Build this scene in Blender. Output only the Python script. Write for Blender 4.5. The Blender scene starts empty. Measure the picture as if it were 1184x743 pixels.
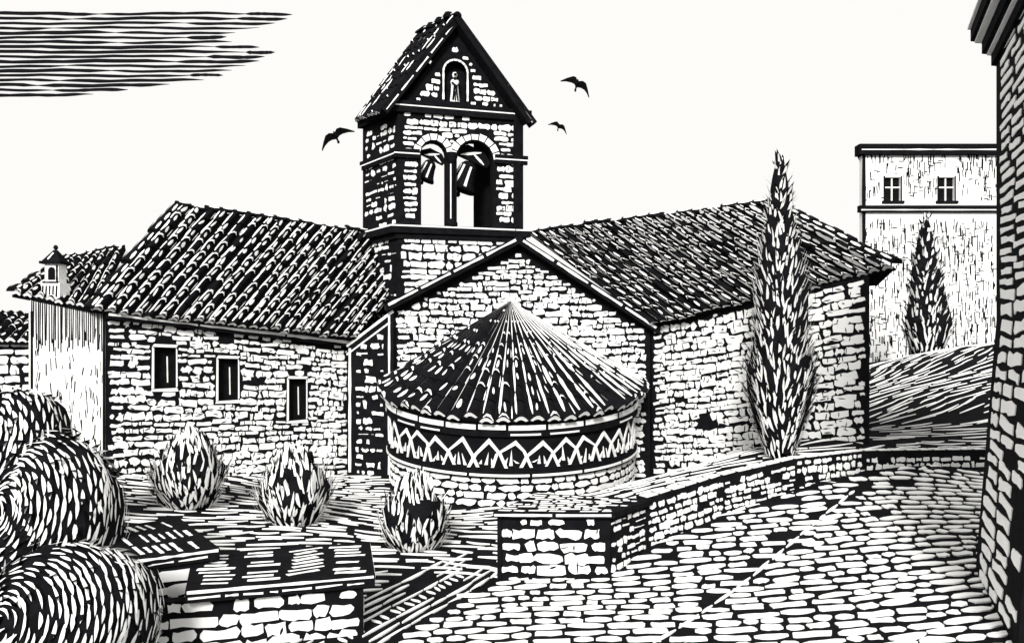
import bpy, math, random
import numpy as np
from mathutils import Vector, Matrix
from mathutils.geometry import tessellate_polygon
random.seed(11)
R=random.uniform
sc=bpy.context.scene
V=Vector
# ------------------------------------------------------------------ materials
def mat(name,c,var=0.15,scale=3.0,rough=0.9):
    m=bpy.data.materials.new(name); m.use_nodes=True
    nt=m.node_tree; b=nt.nodes['Principled BSDF']
    tc=nt.nodes.new('ShaderNodeTexCoord'); no=nt.nodes.new('ShaderNodeTexNoise'); cr=nt.nodes.new('ShaderNodeValToRGB')
    no.inputs['Scale'].default_value=scale; no.inputs['Detail'].default_value=6
    nt.links.new(tc.outputs['Object'],no.inputs['Vector']); nt.links.new(no.outputs['Fac'],cr.inputs['Fac'])
    cr.color_ramp.elements[0].position=.3; cr.color_ramp.elements[1].position=.7
    cr.color_ramp.elements[0].color=(*[x*(1-var) for x in c],1); cr.color_ramp.elements[1].color=(*[min(1,x*(1+var)) for x in c],1)
    nt.links.new(cr.outputs['Color'],b.inputs['Base Color'])
    b.inputs['Roughness'].default_value=rough; b.inputs['Specular IOR Level'].default_value=0.02
    return m
BK=.0075
WH=(.92,.915,.90)
INK=mat('dark_mortar_ink',(BK,BK,BK*1.15),.3)
STONE=mat('pale_limestone',WH,.03,2)
TILE=mat('dark_roof_tile',(BK,BK,BK*1.15),.3)
CUT=mat('white_cut_stroke',WH,.03,4)  # plain white for the cut strokes on tiles, planks, yokes and bells
LEAFD=mat('dark_foliage',(BK,BK,BK*1.15),.3)  # plain black for crown bodies and edge blades
LEAFL=mat('pale_foliage',WH,.03,5)  # plain white for the leaf strokes over the black crowns
SOIL=mat('dark_soil',(BK,BK,BK*1.15),.3,1)
GRASS=mat('pale_grass_blade',WH,.03,5)
PLAST=mat('pale_plaster',WH,.03,1.5)
WOOD=mat('dark_weathered_wood',(BK,BK,BK*1.15),.3,6)
IRON=mat('dark_bell_bronze',(BK,BK,BK),.3,6)
FEATHER=mat('dark_feathers',(BK,BK,BK*1.15),.3,9)

# ------------------------------------------------------------------ mesh builder
class MB:
    def __init__(s,*mats): s.v=[];s.f=[];s.m=[];s.mats=list(mats)
    def poly(s,pts,mi=0):
        k=len(s.v); s.v+= [tuple(p) for p in pts]; s.f.append(tuple(range(k,k+len(pts)))); s.m.append(mi)
    def prism(s,bot,top,mi=0,close_bottom=False):
        k=len(s.v); n=len(bot); s.v+=[tuple(p) for p in bot]+[tuple(p) for p in top]
        s.f.append(tuple(range(k+n,k+2*n))); s.m.append(mi)
        if close_bottom: s.f.append(tuple(range(k+n-1,k-1,-1))); s.m.append(mi)
        for i in range(n):
            j=(i+1)%n; s.f.append((k+i,k+j,k+n+j,k+n+i)); s.m.append(mi)
    def grid(s,rows,mi=0,closed=False):
        k=len(s.v); nr=len(rows); nc=len(rows[0])
        for r in rows: s.v+=[tuple(p) for p in r]
        for i in range(nr-1):
            for j in range(nc if closed else nc-1):
                j2=(j+1)%nc
                s.f.append((k+i*nc+j,k+i*nc+j2,k+(i+1)*nc+j2,k+(i+1)*nc+j)); s.m.append(mi)
    def box(s,a,b,w,z0a,z1a,z0b=None,z1b=None,mi=0):
        if z0b is None: z0b,z1b=z0a,z1a
        a=V((a[0],a[1],0)); b=V((b[0],b[1],0)); d=(b-a).normalized(); n=V((-d.y,d.x,0))*w/2
        bot=[a-n+V((0,0,z0a)),b-n+V((0,0,z0b)),b+n+V((0,0,z0b)),a+n+V((0,0,z0a))]
        top=[a-n+V((0,0,z1a)),b-n+V((0,0,z1b)),b+n+V((0,0,z1b)),a+n+V((0,0,z1a))]
        s.prism(bot,top,mi,True)
    def lathe(s,c,prof,n=14,mi=0,axis='z',ex=1,ey=1):
        rows=[]
        for r,z in prof:
            rows.append([V((c[0]+r*ex*math.cos(2*math.pi*i/n),c[1]+r*ey*math.sin(2*math.pi*i/n),c[2]+z)) for i in range(n)])
        s.grid(rows,mi,True)
def thing(name,loc,label,category,group=None):
    e=bpy.data.objects.new(name,None); e.location=loc; e.empty_display_size=.5
    sc.collection.objects.link(e)
    if label: e['label']=label; e['category']=category
    if group: e['group']=group
    return e
def worldloc(o):
    l=V(o.location)
    return l if o.parent is None else l+worldloc(o.parent)
def obj(name,mb,parent=None,label=None,category=None,kind=None,group=None,smooth=False):
    me=bpy.data.meshes.new(name); base=worldloc(parent) if parent else V((0,0,0))
    me.from_pydata([tuple(V(p)-base) for p in mb.v],[],mb.f)
    for m in mb.mats: me.materials.append(m)
    me.polygons.foreach_set('material_index',mb.m)
    if smooth: me.polygons.foreach_set('use_smooth',[True]*len(me.polygons))
    me.update()
    o=bpy.data.objects.new(name,me); sc.collection.objects.link(o)
    if parent: o.parent=parent
    if label:o['label']=label
    if category:o['category']=category
    if kind:o['kind']=kind
    if group:o['group']=group
    return o
def inpoly(x,y,p):
    c=False;n=len(p);j=n-1
    for i in range(n):
        xi,yi=p[i];xj,yj=p[j]
        if (yi>y)!=(yj>y) and x<(xj-xi)*(y-yi)/(yj-yi)+xi:c=not c
        j=i
    return c
def stone(cx,cy,w,h,j=.12,ang=0):
    a=w/2;b=h/2;cw=min(a,b)*R(.25,.7)
    pts=[(-a+cw,-b),(-a*R(.1,.5),-b*R(.75,1.1)),(a*R(.1,.5),-b*R(.75,1.1)),(a-cw,-b),(a,-b+cw*R(.6,1.2)),(a,b-cw),(a-cw*R(.5,1.3),b),(a*R(0,.4),b*R(.8,1.15)),(-a*R(.1,.5),b*R(.75,1.1)),(-a+cw,b),(-a,b-cw),(-a*R(.9,1.05),-b+cw)]
    ca,sa=math.cos(ang),math.sin(ang);o=[]
    for x,y in pts:
        x+=R(-j,j)*h;y+=R(-j,j)*h*.8
        o.append((cx+x*ca-y*sa,cy+x*sa+y*ca))
    return o
def lens(cx,cy,L,w,ang=0,bend=0,n=3):
    top=[];bot=[]
    for i in range(n+1):
        s=-1+2*(i+.0)/n
        wd=w/2*math.sqrt(max(0,1-s*s*.92)); yb=bend*(1-s*s)
        top.append((s*L/2,yb+wd*R(.8,1.1))); bot.append((s*L/2,yb-wd*R(.8,1.1)))
    pts=bot+top[::-1];ca,sa=math.cos(ang),math.sin(ang)
    return [(cx+x*ca-y*sa,cy+x*sa+y*ca) for x,y in pts]
def stamp(mb,M,pts,h0,h1,mi):
    mb.prism([M(u,v,h0) for u,v in pts],[M(u,v,h1) for u,v in pts],mi)
def courses(mb,M,poly,holes,rowh,wr,gap,mi=1,h=.02,skip=.02,j=.12,slope=lambda u,z:0.0,vj=.02,ang=0,cut=.35):
    us=[p[0] for p in poly];vs=[p[1] for p in poly]
    z=min(vs)-.9
    while z<max(vs)+.9:
        rh=rowh*R(.72,1.28); u=min(us)-R(0,wr[0])
        while u<max(us):
            w=R(*wr); cz=z+rh/2+R(-vj,vj); cu=u+w/2; u+=w
            cz+=slope(cu,cz)
            if random.random()<skip: continue
            hh_=h*R(.6,1.4)
            for k in (1,.7,.45,.28):
                if w*k<.10: break
                ok=False
                for sh in (0,-.25*w,.25*w):
                    st=stone(cu+(sh if k<1 else 0),cz,(w-gap*R(.1,1.3))*k,(rh-gap*R(.3,1.3))*max(k,.7),j,ang+R(-.06,.06))
                    if all(inpoly(x,y,poly) for x,y in st) and not any(inpoly(x,y,hh) for x,y in st for hh in holes) and not any(inpoly(x,y,st) for hh in holes for x,y in hh):
                        ok=True;break
                if ok:
                    stamp(mb,M,st,0,hh_,mi)
                    if random.random()<cut and k==1 and w>.4:
                        for _ in range(random.choice((1,1,2))):
                            x=cu+R(-.35,.35)*w; y=cz+R(-.3,.3)*rh
                            stamp(mb,M,lens(x,y,R(.1,.32),R(.03,.055),R(-.35,.35) if random.random()<.5 else 1.5+R(-.3,.3)),hh_,hh_+R(.005,.008),0)
                    break
        z+=rh
class Pl:
    def __init__(s,a,b):
        s.a=V((a[0],a[1],0)); d=V((b[0]-a[0],b[1]-a[1],0)); s.L=d.length; s.U=d.normalized(); s.N=V((s.U.y,-s.U.x,0))
    def __call__(s,u,v,h=0): return s.a+s.U*u+V((0,0,v))+s.N*h
def wall(mb,M,outer,holes=(),t=.5,mi=0):
    loops=[[V((x,y,0)) for x,y in l] for l in [outer]+list(holes)]
    tris=tessellate_polygon(loops); flat=[p for l in loops for p in l]
    k=len(mb.v)
    mb.v+=[tuple(M(p.x,p.y,0)) for p in flat]+[tuple(M(p.x,p.y,-t)) for p in flat]; n=len(flat)
    for tr in tris:
        mb.f.append(tuple(k+i for i in tr)); mb.m.append(mi); mb.f.append(tuple(k+n+i for i in tr)); mb.m.append(mi)
    o=0
    for l in loops:
        c=len(l)
        for i in range(c):
            j=(i+1)%c; mb.f.append((k+o+i,k+o+j,k+n+o+j,k+n+o+i)); mb.m.append(mi)
        o+=c
def arch(u0,u1,z0,zs,n=9,grow=0):
    c=(u0+u1)/2;r=(u1-u0)/2+grow
    return [(c-r,z0-grow),(c+r,z0-grow)]+[(c+r*math.cos(math.pi*i/n),zs+r*math.sin(math.pi*i/n)) for i in range(n+1)]
def rect(u0,u1,z0,z1): return [(u0,z0),(u1,z0),(u1,z1),(u0,z1)]
def strip(mb,M,a,b,w,h0,h1,mi,seg=6,wob=.15):
    ax,ay=a;bx,by=b;L=math.hypot(bx-ax,by-ay);nx,ny=-(by-ay)/L,(bx-ax)/L
    lo=[];hi=[]
    for i in range(seg+1):
        s=i/seg;ww=w/2*R(1-wob,1+wob)
        lo.append((ax+(bx-ax)*s-nx*ww,ay+(by-ay)*s-ny*ww));hi.append((ax+(bx-ax)*s+nx*ww,ay+(by-ay)*s+ny*ww))
    stamp(mb,M,lo+hi[::-1],h0,h1,mi)

# ------------------------------------------------------------------ terrain
CP=np.array([(-15.7,30,1.1),(-7.7,37,-.1),(-5.5,36,0),(0,29,0),(6.5,36,-.2),(12.8,28,2.5),(9.4,28,2.2),(-11.3,27,.45),(-7.1,25.5,.28),
(-2.9,23,.07),(1,20,0),(2.5,20,.05),(3.7,21.5,.45),(8.9,24.5,1.5),(11.8,26,1.8),(16.1,27,1.8),(10.9,18,.75),(9.2,14,.62),(1.5,16.6,0),(-3.2,16,0),
(-7,16,0),(-12,14,.2),(-13.4,22,.8),(-18,29,1.3),(20.6,45,4.0),(26.9,45,6.0),(17.4,29.5,2.3),(32,60,5),(0,62,1),(-25,50,1.2),(0,3,0),(22,3,.5),(-22,3,.2),(-26,35,1.2),(42,45,5.5),(30,25,3.0),(40,70,5),(-28,70,1)],float)
def tk(r2): return r2*np.log(r2+1e-9)
n=len(CP); K=tk(((CP[:,None,:2]-CP[None,:,:2])**2).sum(2)); Pm=np.c_[np.ones(n),CP[:,:2]]
A=np.block([[K+np.eye(n)*2.0,Pm],[Pm.T,np.zeros((3,3))]]); W=np.linalg.solve(A,np.r_[CP[:,2],0,0,0])
def HT(x,y):
    x=min(max(x,-28),42);y=min(max(y,1),72)
    r2=((CP[:,:2]-np.array([x,y]))**2).sum(1)
    return float(tk(r2)@W[:n]+W[n]+W[n+1]*x+W[n+2]*y)
def G(x,y,h=0): return V((x,y,HT(x,y)+h))
far=[-900,-400,-150,-70]
xs=far+list(np.arange(-28,42.01,.5))+[80,160,400,900]
ys=[-300,-100,-30]+list(np.arange(1,50,.5))+list(np.arange(50,73,2))+[110,200,400,900,1600]
g=MB(SOIL,GRASS)
g.grid([[G(x,y) for x in xs] for y in ys],0)
street=[(-5.0,10.5),(-.45,20.1),(2.5,20.0),(3.75,21.45),(8.9,24.35),(11.8,25.8),(17,26.9),(16.5,20),(12,18),(9.6,13),(9.6,10.5)]
foot=[(-15.9,29.8),(-7.6,36.8),(-5.6,36),(-5.6,33),(-4.4,30.6),(-2,29.2),(0,28.9),(2,29.2),(4.4,30.6),(5.6,33),(6.4,36),(12.9,27.8),(17,36),(6,48),(-24,45),(-19,28.5)]
ED=math.atan2(9.6,4.55); ex_,ey_=math.cos(ED),math.sin(ED)
def edist(x,y):
    return -((x+5.0)*ey_-(y-10.5)*ex_)
y=13.
while y<50:
    d=.40 if y<30 else .46
    x=-22+R(0,.5)
    while x<(24 if y<30 else 34):
        far_=(x>10 and y>27.6)
        L=R(.6,1.5)*(1.5 if far_ else 1); cx=x+L/2; cy=y+R(-.12,.12)
        x+=L+R(.05,.25)
        if abs(cx)>cy*.72+1.5: continue
        if inpoly(cx,cy,street) or inpoly(cx,cy,foot): continue
        if random.random()<.07: continue
        if 0<edist(cx,cy)<2.3 and cy<20.5: continue
        an=.32*math.sin(cx*.45+cy*.5)+R(-.15,.15)+(.25 if cx>12 else 0)
        stamp(g,G,lens(cx,cy,L,d*(R(.15,.27) if far_ else R(.27,.48)),an,R(-.12,.12)),.0,.03,1)
    y+=d
k=0;o=.14
while o<2.2:
    t=.2
    while t<10.8:
        L=R(.7,1.7); tt=t+L/2
        x0=-5.0+ex_*tt-ey_*o;y0=10.5+ey_*tt+ex_*o
        if k==3:
            for q in range(int(L/.3)):
                tq=t+q*.3+R(-.05,.05); stamp(g,G,lens(-5+ex_*tq-ey_*o,10.5+ey_*tq+ex_*o,.3,.08,ED+R(1.0,1.5),0),0,.03,1)
        elif random.random()<.9: stamp(g,G,lens(x0,y0,L-.06,R(.05,.12),ED+R(-.04,.04),R(-.03,.03)),0,.035,1)
        t+=L
    o+=.26; k+=1
obj('ground',g,kind='structure')
st=MB(SOIL,STONE)
gx=np.arange(-8,17.5,.5); gy=np.arange(10.5,27.5,.5)
for a in gx:
    for b in gy:
        if inpoly(a+.25,b+.25,street): st.poly([G(a,b,.03),G(a+.5,b,.03),G(a+.5,b+.5,.03),G(a,b+.5,.03)],0)
inner=[(-4.95,10.6),(-.45,19.9),(2.5,19.85),(3.9,21.3),(9.0,24.2),(11.8,25.6),(16.6,26.7),(16,20),(11.4,18),(9.7,13),(9.7,10.6)]
def chan(x,y):
    ax,ay,bx,by=2.0,14.5,11.0,24.6
    dx,dy=bx-ax,by-ay;L=math.hypot(dx,dy); return ((x-ax)*dy-(y-ay)*dx)/L
yy=10.2
while yy<28:
    d=R(.36,.46); x=-7+R(0,.4)
    while x<17:
        L=R(.34,.9); cx=x+L/2; x+=L
        cy=yy+d/2+R(-.06,.06)
        s=chan(cx,cy)
        cy2=cy+(.25*math.sin(cx*.6+.5) if s>0 else .40*math.sin(cx*.5+1))
        if abs(chan(cx,cy2))<.15: continue
        if not inpoly(cx,cy2,inner) or random.random()<.02: continue
        an=R(-.14,.14)+(.20*math.cos(cx*.5+1) if s<0 else .15*math.cos(cx*.6+.5))
        if random.random()<.55: q=lens(cx,cy2,L-.05,d*R(.46,.66),an,R(-.05,.05),5)
        else: q=stone(cx,cy2,(L-.11),(d*R(.42,.6)),.15,an)
        stamp(st,G,q,.03,.058+R(0,.01),1)
    yy+=d
t=0.
Lc=math.hypot(9,10.1);dx,dy=9/Lc,10.1/Lc
while t<Lc-.6:
    L=R(.5,1.2)
    stamp(st,G,lens(2+dx*(t+L/2),14.5+dy*(t+L/2),L-.15,.09,math.atan2(dy,dx)+R(-.05,.05)),.03,.06,1)
    t+=L
obj('cobbled_street',st,kind='structure')

# ------------------------------------------------------------------ tile roof
def tile_roof(mb,P,n,rows,r,taper=None,thick=.16,wd=1.0,ribs=0.0,dens=1.0):
    ts=taper or (lambda v:1.0)
    def N(u,v):
        u=min(max(u,.003),.997);vv=min(max(v,.003),.94)
        a=P(u+.003,vv)-P(u-.003,vv);b=P(u,vv+.003)-P(u,vv-.003)
        c=a.cross(b).normalized(); return c if c.z>0 else -c
    def M(u,v,h): return P(u,v)+N(u,v)*h
    nv=4
    top=[[M(i/n,j/nv,0) for i in range(n+1)] for j in range(nv+1)]
    bot=[[M(i/n,j/nv,-thick) for i in range(n+1)] for j in range(nv+1)]
    mb.grid(top,0);mb.grid(bot,0);mb.grid([top[0],bot[0]],0);mb.grid([top[-1],bot[-1]],0)
    mb.grid([[q[0] for q in top],[q[0] for q in bot]],0);mb.grid([[q[-1] for q in top],[q[-1] for q in bot]],0)
    def th(off,v): return r*ts(v)*math.sin(math.pi*min(max(off/.84+.5,0),1))
    for i in range(n):
        wob=R(-.022,.010)
        J=[R(-.07,.07)*(1-ribs) for _ in range(rows+1)]
        def jx(v):
            f=min(max(v,0),1)*rows;k=min(int(f),rows-1);return J[k]+(J[k+1]-J[k])*(f-k)
        lo=-.24+R(-.03,.03)
        def rib(s0,s1,o,w):
            m=5;A=[];B=[];bw=R(-.05,.05)*(1-ribs)
            for k in range(m+1):
                f=k/m; v=s0+(s1-s0)*f; ww=w*R(.7,1.25)*(.3 if k in(0,m) else 1); oo=o+R(-.012,.012)+bw*math.sin(f*3)
                A.append((oo-ww,v));B.append((oo+ww,v))
            for k in range(m):
                mb.poly([M((i+.5+q+jx(v))/n,v,th(q,v)+(.055)*ts(v)+.012) for q,v in (A[k],B[k],B[k+1],A[k+1])],1)
        s=.015
        while s<.985:
            L=R(.06,.17) if not ribs else (R(.15,.3) if s<.45 else R(.4,.6)); e=min(.99,s+L)
            if e-s>.04 and random.random()<dens*.92: rib(s,e,lo,R(.055,.10)*wd*(1+.6*s*(ribs>0)))
            s=e+R(.006,.02)
        for j in range(rows):
            v0=j/rows+(wob if j==0 else 0); v1=(j+1)/rows
            ro=[]
            for v,up in ((v0,.06),(v1,.0)):
                ro.append([M((i+.5+o*.84/2+jx(v))/n,v,th(o*.42,v)+up*ts(v)) for o in (-1,-.6,-.2,.2,.6,1)])
            mb.grid(ro,0)
            if j==0:
                mb.poly(ro[0],0)
                arcA=[M((i+.5+o*.43+jx(v0))/n,v0-.004,th(o*.42,v0)+.055) for o in (-1,-.6,-.2,.2,.6,1)]
                arcB=[M((i+.5+o*.28+jx(v0))/n,v0-.004,th(o*.42,v0)*.45+.0) for o in (-1,-.6,-.2,.2,.6,1)]
                mb.poly(arcA+arcB[::-1],1)
            if v0<1-ribs*1.0 and random.random()<(.82 if not ribs else .55)*dens:
                off=.10+R(-.06,.06); w=R(.07,.14)*wd; s0=v0+(v1-v0)*R(.25,.45); s1=v1-(v1-v0)*R(.05,.25); sk=R(-.12,.12)
                prof=[(0,.45),(.3,1),(.7,.9),(1,.25)]
                L=[((off+sk*(f-.5)-w*q),s0+(s1-s0)*f) for f,q in prof]; Rr=[((off+sk*(f-.5)+w*q),s0+(s1-s0)*f) for f,q in prof]
                mb.poly([M((i+.5+o+jx(v))/n,v,th(o,v)+(.06*(1-(v-v0)/(v1-v0))+.025)*ts(v)) for o,v in L+Rr[::-1]],1)
            if random.random()<(.75 if not ribs else .35)*dens:
                dv=(v1-v0)*R(.13,.2); vv=v0+(v1-v0)*R(.0,.05); sh=R(-.06,.02)
                a=[(o+sh,vv+dv*q) for o,q in ((-.2,-.1),(0,.25),(.2,.25),(.4,-.1))];b=[(o+sh,vv+dv*q) for o,q in ((.4,.15),(.22,1),(.0,1),(-.2,.15))]
                mb.poly([M((i+.5+o+jx(v))/n,v,th(o,v)+.075*ts(v)) for o,v in a+b],1)
            if random.random()<.25*dens and v0<1-ribs:
                s0=v0+(v1-v0)*R(.1,.3);s1=v1-(v1-v0)*.1
                mb.poly([M((i+1-.03)/n,s0,.03),M((i+1+.03)/n,s0,.03),M((i+1+.04)/n,(s0+s1)/2,.03),M((i+1)/n,s1,.03),M((i+1-.04)/n,(s0+s1)/2,.03)],1)
    return M
def bil(E0,E1,R0,R1):
    E0,E1,R0,R1=map(V,(E0,E1,R0,R1))
    return lambda u,v:E0*(1-u)*(1-v)+E1*u*(1-v)+R0*(1-u)*v+R1*u*v
def cap_line(mb,a,b,r,n=12,m0=0,m1=1):
    a=V(a);b=V(b);d=(b-a);L=d.length;d.normalize();s=d.cross(V((0,0,1))).normalized();up=s.cross(d)
    for k in range(n):
        p0=a+d*L*k/n;p1=a+d*L*(k+1.0)/n;q=R(.85,1.25);z=R(-.06,.06)
        ro=[]
        for p,f in ((p0,1.15),(p1,.9)):
            ro.append([p+up*z+s*r*q*f*math.cos(t)+up*r*q*f*math.sin(t)*.9 for t in [math.pi*i/6 for i in range(7)]])
        mb.grid(ro,m0);mb.poly(ro[0],m0);mb.poly(ro[1],m0)
        for tt in (math.pi*(1.0-.22),math.pi*.22):
            pts=[]
            for f,w in ((.15,.1),(.5,.22),(.85,.1)): pts.append((f,tt-w))
            for f,w in ((.85,.1),(.5,.22),(.15,.1)): pts.append((f,tt+w))
            mb.poly([p0+(p1-p0)*f+up*z+(s*math.cos(t)+up*math.sin(t)*.9)*(r*q*1.12+.02) for f,t in pts],m1)

# ------------------------------------------------------------------ CHURCH
church=thing('church',(0,36,0),'old stone church with round apse, tiled roofs and open bell tower','church')
Wl=Pl((-15.67,30),(-7.69,37))
wp=[(0,.3),(10.63,-.8),(10.63,6.35),(0,7.45)]
wins=[(2.2,4.32,5.93),(4.77,3.72,5.45),(7.93,2.68,4.5)]
holes=[rect(u-.42,u+.42,a,b) for u,a,b in wins]
big=[rect(u-.52,u+.48,a-.12,b+.14) for u,a,b in wins]
mb=MB(INK,STONE)
wall(mb,Wl,wp,holes,.5)
sl=lambda u,z:-.10*(u-5.3)*min(1,max(0,z/7.0))+.05*math.sin(u*1.7)
wpi=[(.08,.3),(10.5,-.8),(10.5,6.0),(.08,7.1)]
courses(mb,Wl,wpi,big,.29,(.2,.85),.085,slope=sl,skip=.015,j=.21,ang=-.05,vj=.05,cut=.75)
mb.box((-16.2,30.6),(-19.5,40),.5,0,7.3); mb.box((-19.5,40),(-10,47),.5,0,6.6)
obj('wing_wall',mb,church)
mb=MB(INK,STONE)
mb.box(Wl(-.05,0,.1).xy,Wl(10.65,0,.1).xy,.34,7.05,7.5,5.95,6.45,0)
for a,b in ((0.05,3.4),(3.5,7.2),(7.3,10.5)):
    za=7.27-.1036*a;zb=7.27-.1036*b
    strip(mb,Wl,(a,za-.02),(b,zb-.02),.13,.26,.30,1,8,.25)
obj('cornice',mb,church)
for u,a,b in wins:
    e=MB(IRON,STONE)
    wall(e,lambda x,y,h:Wl(x,y,h-.28),rect(u-.42,u+.42,a,b),(),.05,0)
    strip(e,Wl,(u+.18,a+.2),(u+.16,b-.35),.045,-.28,-.26,1)
    w=obj('window',e,church)
    f=MB(STONE,INK)
    stamp(f,Wl,[(u-.52,a-.03),(u-.43,a),(u-.425,b-.02),(u-.5,b+.04)],-.2,.03,0)
    stamp(f,Wl,[(u+.425,a),(u+.48,a+.05),(u+.47,b-.1),(u+.425,b)],-.2,.03,0)
    obj('frame',f,w)
    f=MB(STONE,INK); stamp(f,Wl,[(u-.5,b+.045),(u+.42,b+.01),(u+.5,b+.12),(u-.42,b+.16)],-.2,.05,0); obj('lintel',f,w)
    f=MB(STONE,INK); stamp(f,Wl,[(u-.55,a-.13),(u+.5,a-.16),(u+.45,a-.02),(u-.5,a-.04)],-.2,.08,0); obj('sill',f,w)
mb=MB(TILE,CUT)
Pw=bil((-15.95,29.35,7.35),(-7.25,36.35,6.35),(-14.6,34,12.1),(-4.4,43,11.7))
tile_roof(mb,Pw,24,9,.20,wd=1.1)
Pb=bil((-19.8,40.4,7.3),(-9,47.5,6.5),(-14.6,34,12.1),(-4.4,43,11.7))
mb.grid([[Pb(i/4,j/4) for i in range(5)] for j in range(5)],0)
mb.poly([V((-15.95,29.35,7.3)),V((-19.8,40.4,7.3)),V((-14.6,34,12.05))],0)
cap_line(mb,(-14.7,34,12.12),(-7,40.8,11.85),.2,16)
cap_line(mb,(-16,29.4,7.4),(-14.65,34,12.15),.19,10)
obj('wing_roof',mb,church)
Wa=Pl((-17.95,29),(-15.67,30.0))
mb=MB(PLAST,INK)
wall(mb,Wa,[(0,.3),(2.49,.3),(2.49,7.4),(0,7.9)],(),.4,0)
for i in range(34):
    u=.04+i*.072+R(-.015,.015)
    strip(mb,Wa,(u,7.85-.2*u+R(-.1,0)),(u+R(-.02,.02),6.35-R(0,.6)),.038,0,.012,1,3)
for i in range(120):
    u=R(.1,2.4);z=R(1,6.3);strip(mb,Wa,(u,z),(u+R(-.05,.05),z+R(.15,.5)),R(.015,.04),0,R(.01,.014),1,2)
mb.box((-17.95,29.2),(-21.5,37),.3,0,7.6,mi=0)
strip(mb,Wa,(2.44,.6),(2.44,7.3),.09,0,.016,1)
strip(mb,Wa,(.05,.6),(.05,7.3),.08,0,.016,1)
obj('annex_wall',mb,church,'pale plastered annex wall with dark streaks under the eave')
mb=MB(TILE,CUT)
tile_roof(mb,bil((-18.45,28.75,7.95),(-15.9,29.7,7.4),(-19.0,33.2,9.7),(-17.0,34.2,10.35)),8,6,.13)
cap_line(mb,(-18.5,28.8,8.0),(-19.0,33.2,9.8),.14,9)
cap_line(mb,(-19.0,33.2,9.75),(-17.0,34.2,10.4),.14,6)
obj('annex_roof',mb,church)
Wg=Pl((-5.48,36),(6.4,36))
gp=[(0,-.6),(11.88,-.6),(11.88,7.0),(5.8,10.85),(0,7.95)]
mb=MB(INK,STONE)
wall(mb,Wg,gp,(),.6)
courses(mb,Wg,[(.1,-.2),(11.7,-.2),(11.7,6.75),(5.8,10.35),(.1,7.6)],[],.28,(.22,.85),.085,j=.21,vj=.05,cut=.7,slope=lambda u,z:.06*math.sin(u*1.3))
obj('gable_wall',mb,church)
mb=MB(INK,STONE)
def rake(a,b,za,zb,mb=mb):
    mb.box((a,36),(b,36),1.1,za-.28,za+.1,zb-.28,zb+.1,0)
rake(-5.75,.32,7.85,10.95); rake(6.75,.32,6.8,10.95)
Wr=Pl((-5.48,35.42),(6.4,35.42))
for (a,b) in (((-.2,7.85),(5.75,10.87)),((12.1,6.8),(5.9,10.85))):
    for s in range(4):
        f0=s/4+.01;f1=(s+1)/4-.015
        strip(mb,Wr,(a[0]+(b[0]-a[0])*f0,a[1]+(b[1]-a[1])*f0),(a[0]+(b[0]-a[0])*f1,a[1]+(b[1]-a[1])*f1),.10,.0,.04,1,5,.35)
obj('gable_coping',mb,church)
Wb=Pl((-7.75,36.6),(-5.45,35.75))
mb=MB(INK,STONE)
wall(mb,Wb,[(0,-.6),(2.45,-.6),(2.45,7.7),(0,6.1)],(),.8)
courses(mb,Wb,[(.45,0),(1.95,0),(1.95,7.0),(.45,6.0)],[],.36,(.3,.7),.22,skip=.25,j=.2)  # side wall turned to the front; sparse stones on black build in its shade
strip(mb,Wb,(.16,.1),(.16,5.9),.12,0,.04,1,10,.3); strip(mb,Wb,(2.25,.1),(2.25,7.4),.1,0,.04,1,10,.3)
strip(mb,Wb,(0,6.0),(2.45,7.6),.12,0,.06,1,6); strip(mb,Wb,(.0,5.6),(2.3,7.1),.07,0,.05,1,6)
obj('side_wall_shade_strip',mb,church,'stone side wall strip of the central body, shade built in as sparse pale stones, pale edges')
Wrw=Pl((6.45,36),(12.8,28))
mb=MB(INK,STONE)
wall(mb,Wrw,[(0,-.8),(Wrw.L,1.6),(Wrw.L,8.55),(0,7.0)],(),.12)
courses(mb,Wrw,[(.1,-.5),(Wrw.L-.06,2.0),(Wrw.L-.06,8.4),(.1,6.85)],[],.28,(.28,1.0),.075,slope=lambda u,z:.13*(u-5)+.05*math.sin(u*1.5),ang=.13,skip=.01,j=.2,vj=.05,cut=.85)
mb.box((12.78,28.45),(16.2,36.1),.24,1,8.5);mb.box((16.4,36.5),(8,46),.5,0,8.6)
obj('wing_wall',mb,church)
mb=MB(TILE,CUT)
Pr=bil((6.35,35.4,7.0),(13.45,27.35,8.75),(.84,42,12.07),(11.26,34,12.2))
tile_roof(mb,Pr,23,9,.21,wd=1.1)
mb.poly([V((13.45,27.35,8.7)),V((16.9,36,8.8)),V((11.26,34,12.15))],0)
mb.grid([[bil((8,46.5,8.6),(16.9,36,8.8),(.84,42,12.07),(11.26,34,12.2))(i/4,j/4) for i in range(5)] for j in range(5)],0)
cap_line(mb,(.9,42,12.1),(11.26,34,12.25),.2,18)
cap_line(mb,(13.5,27.35,8.85),(11.26,34,12.3),.2,10)
obj('wing_roof',mb,church)
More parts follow.
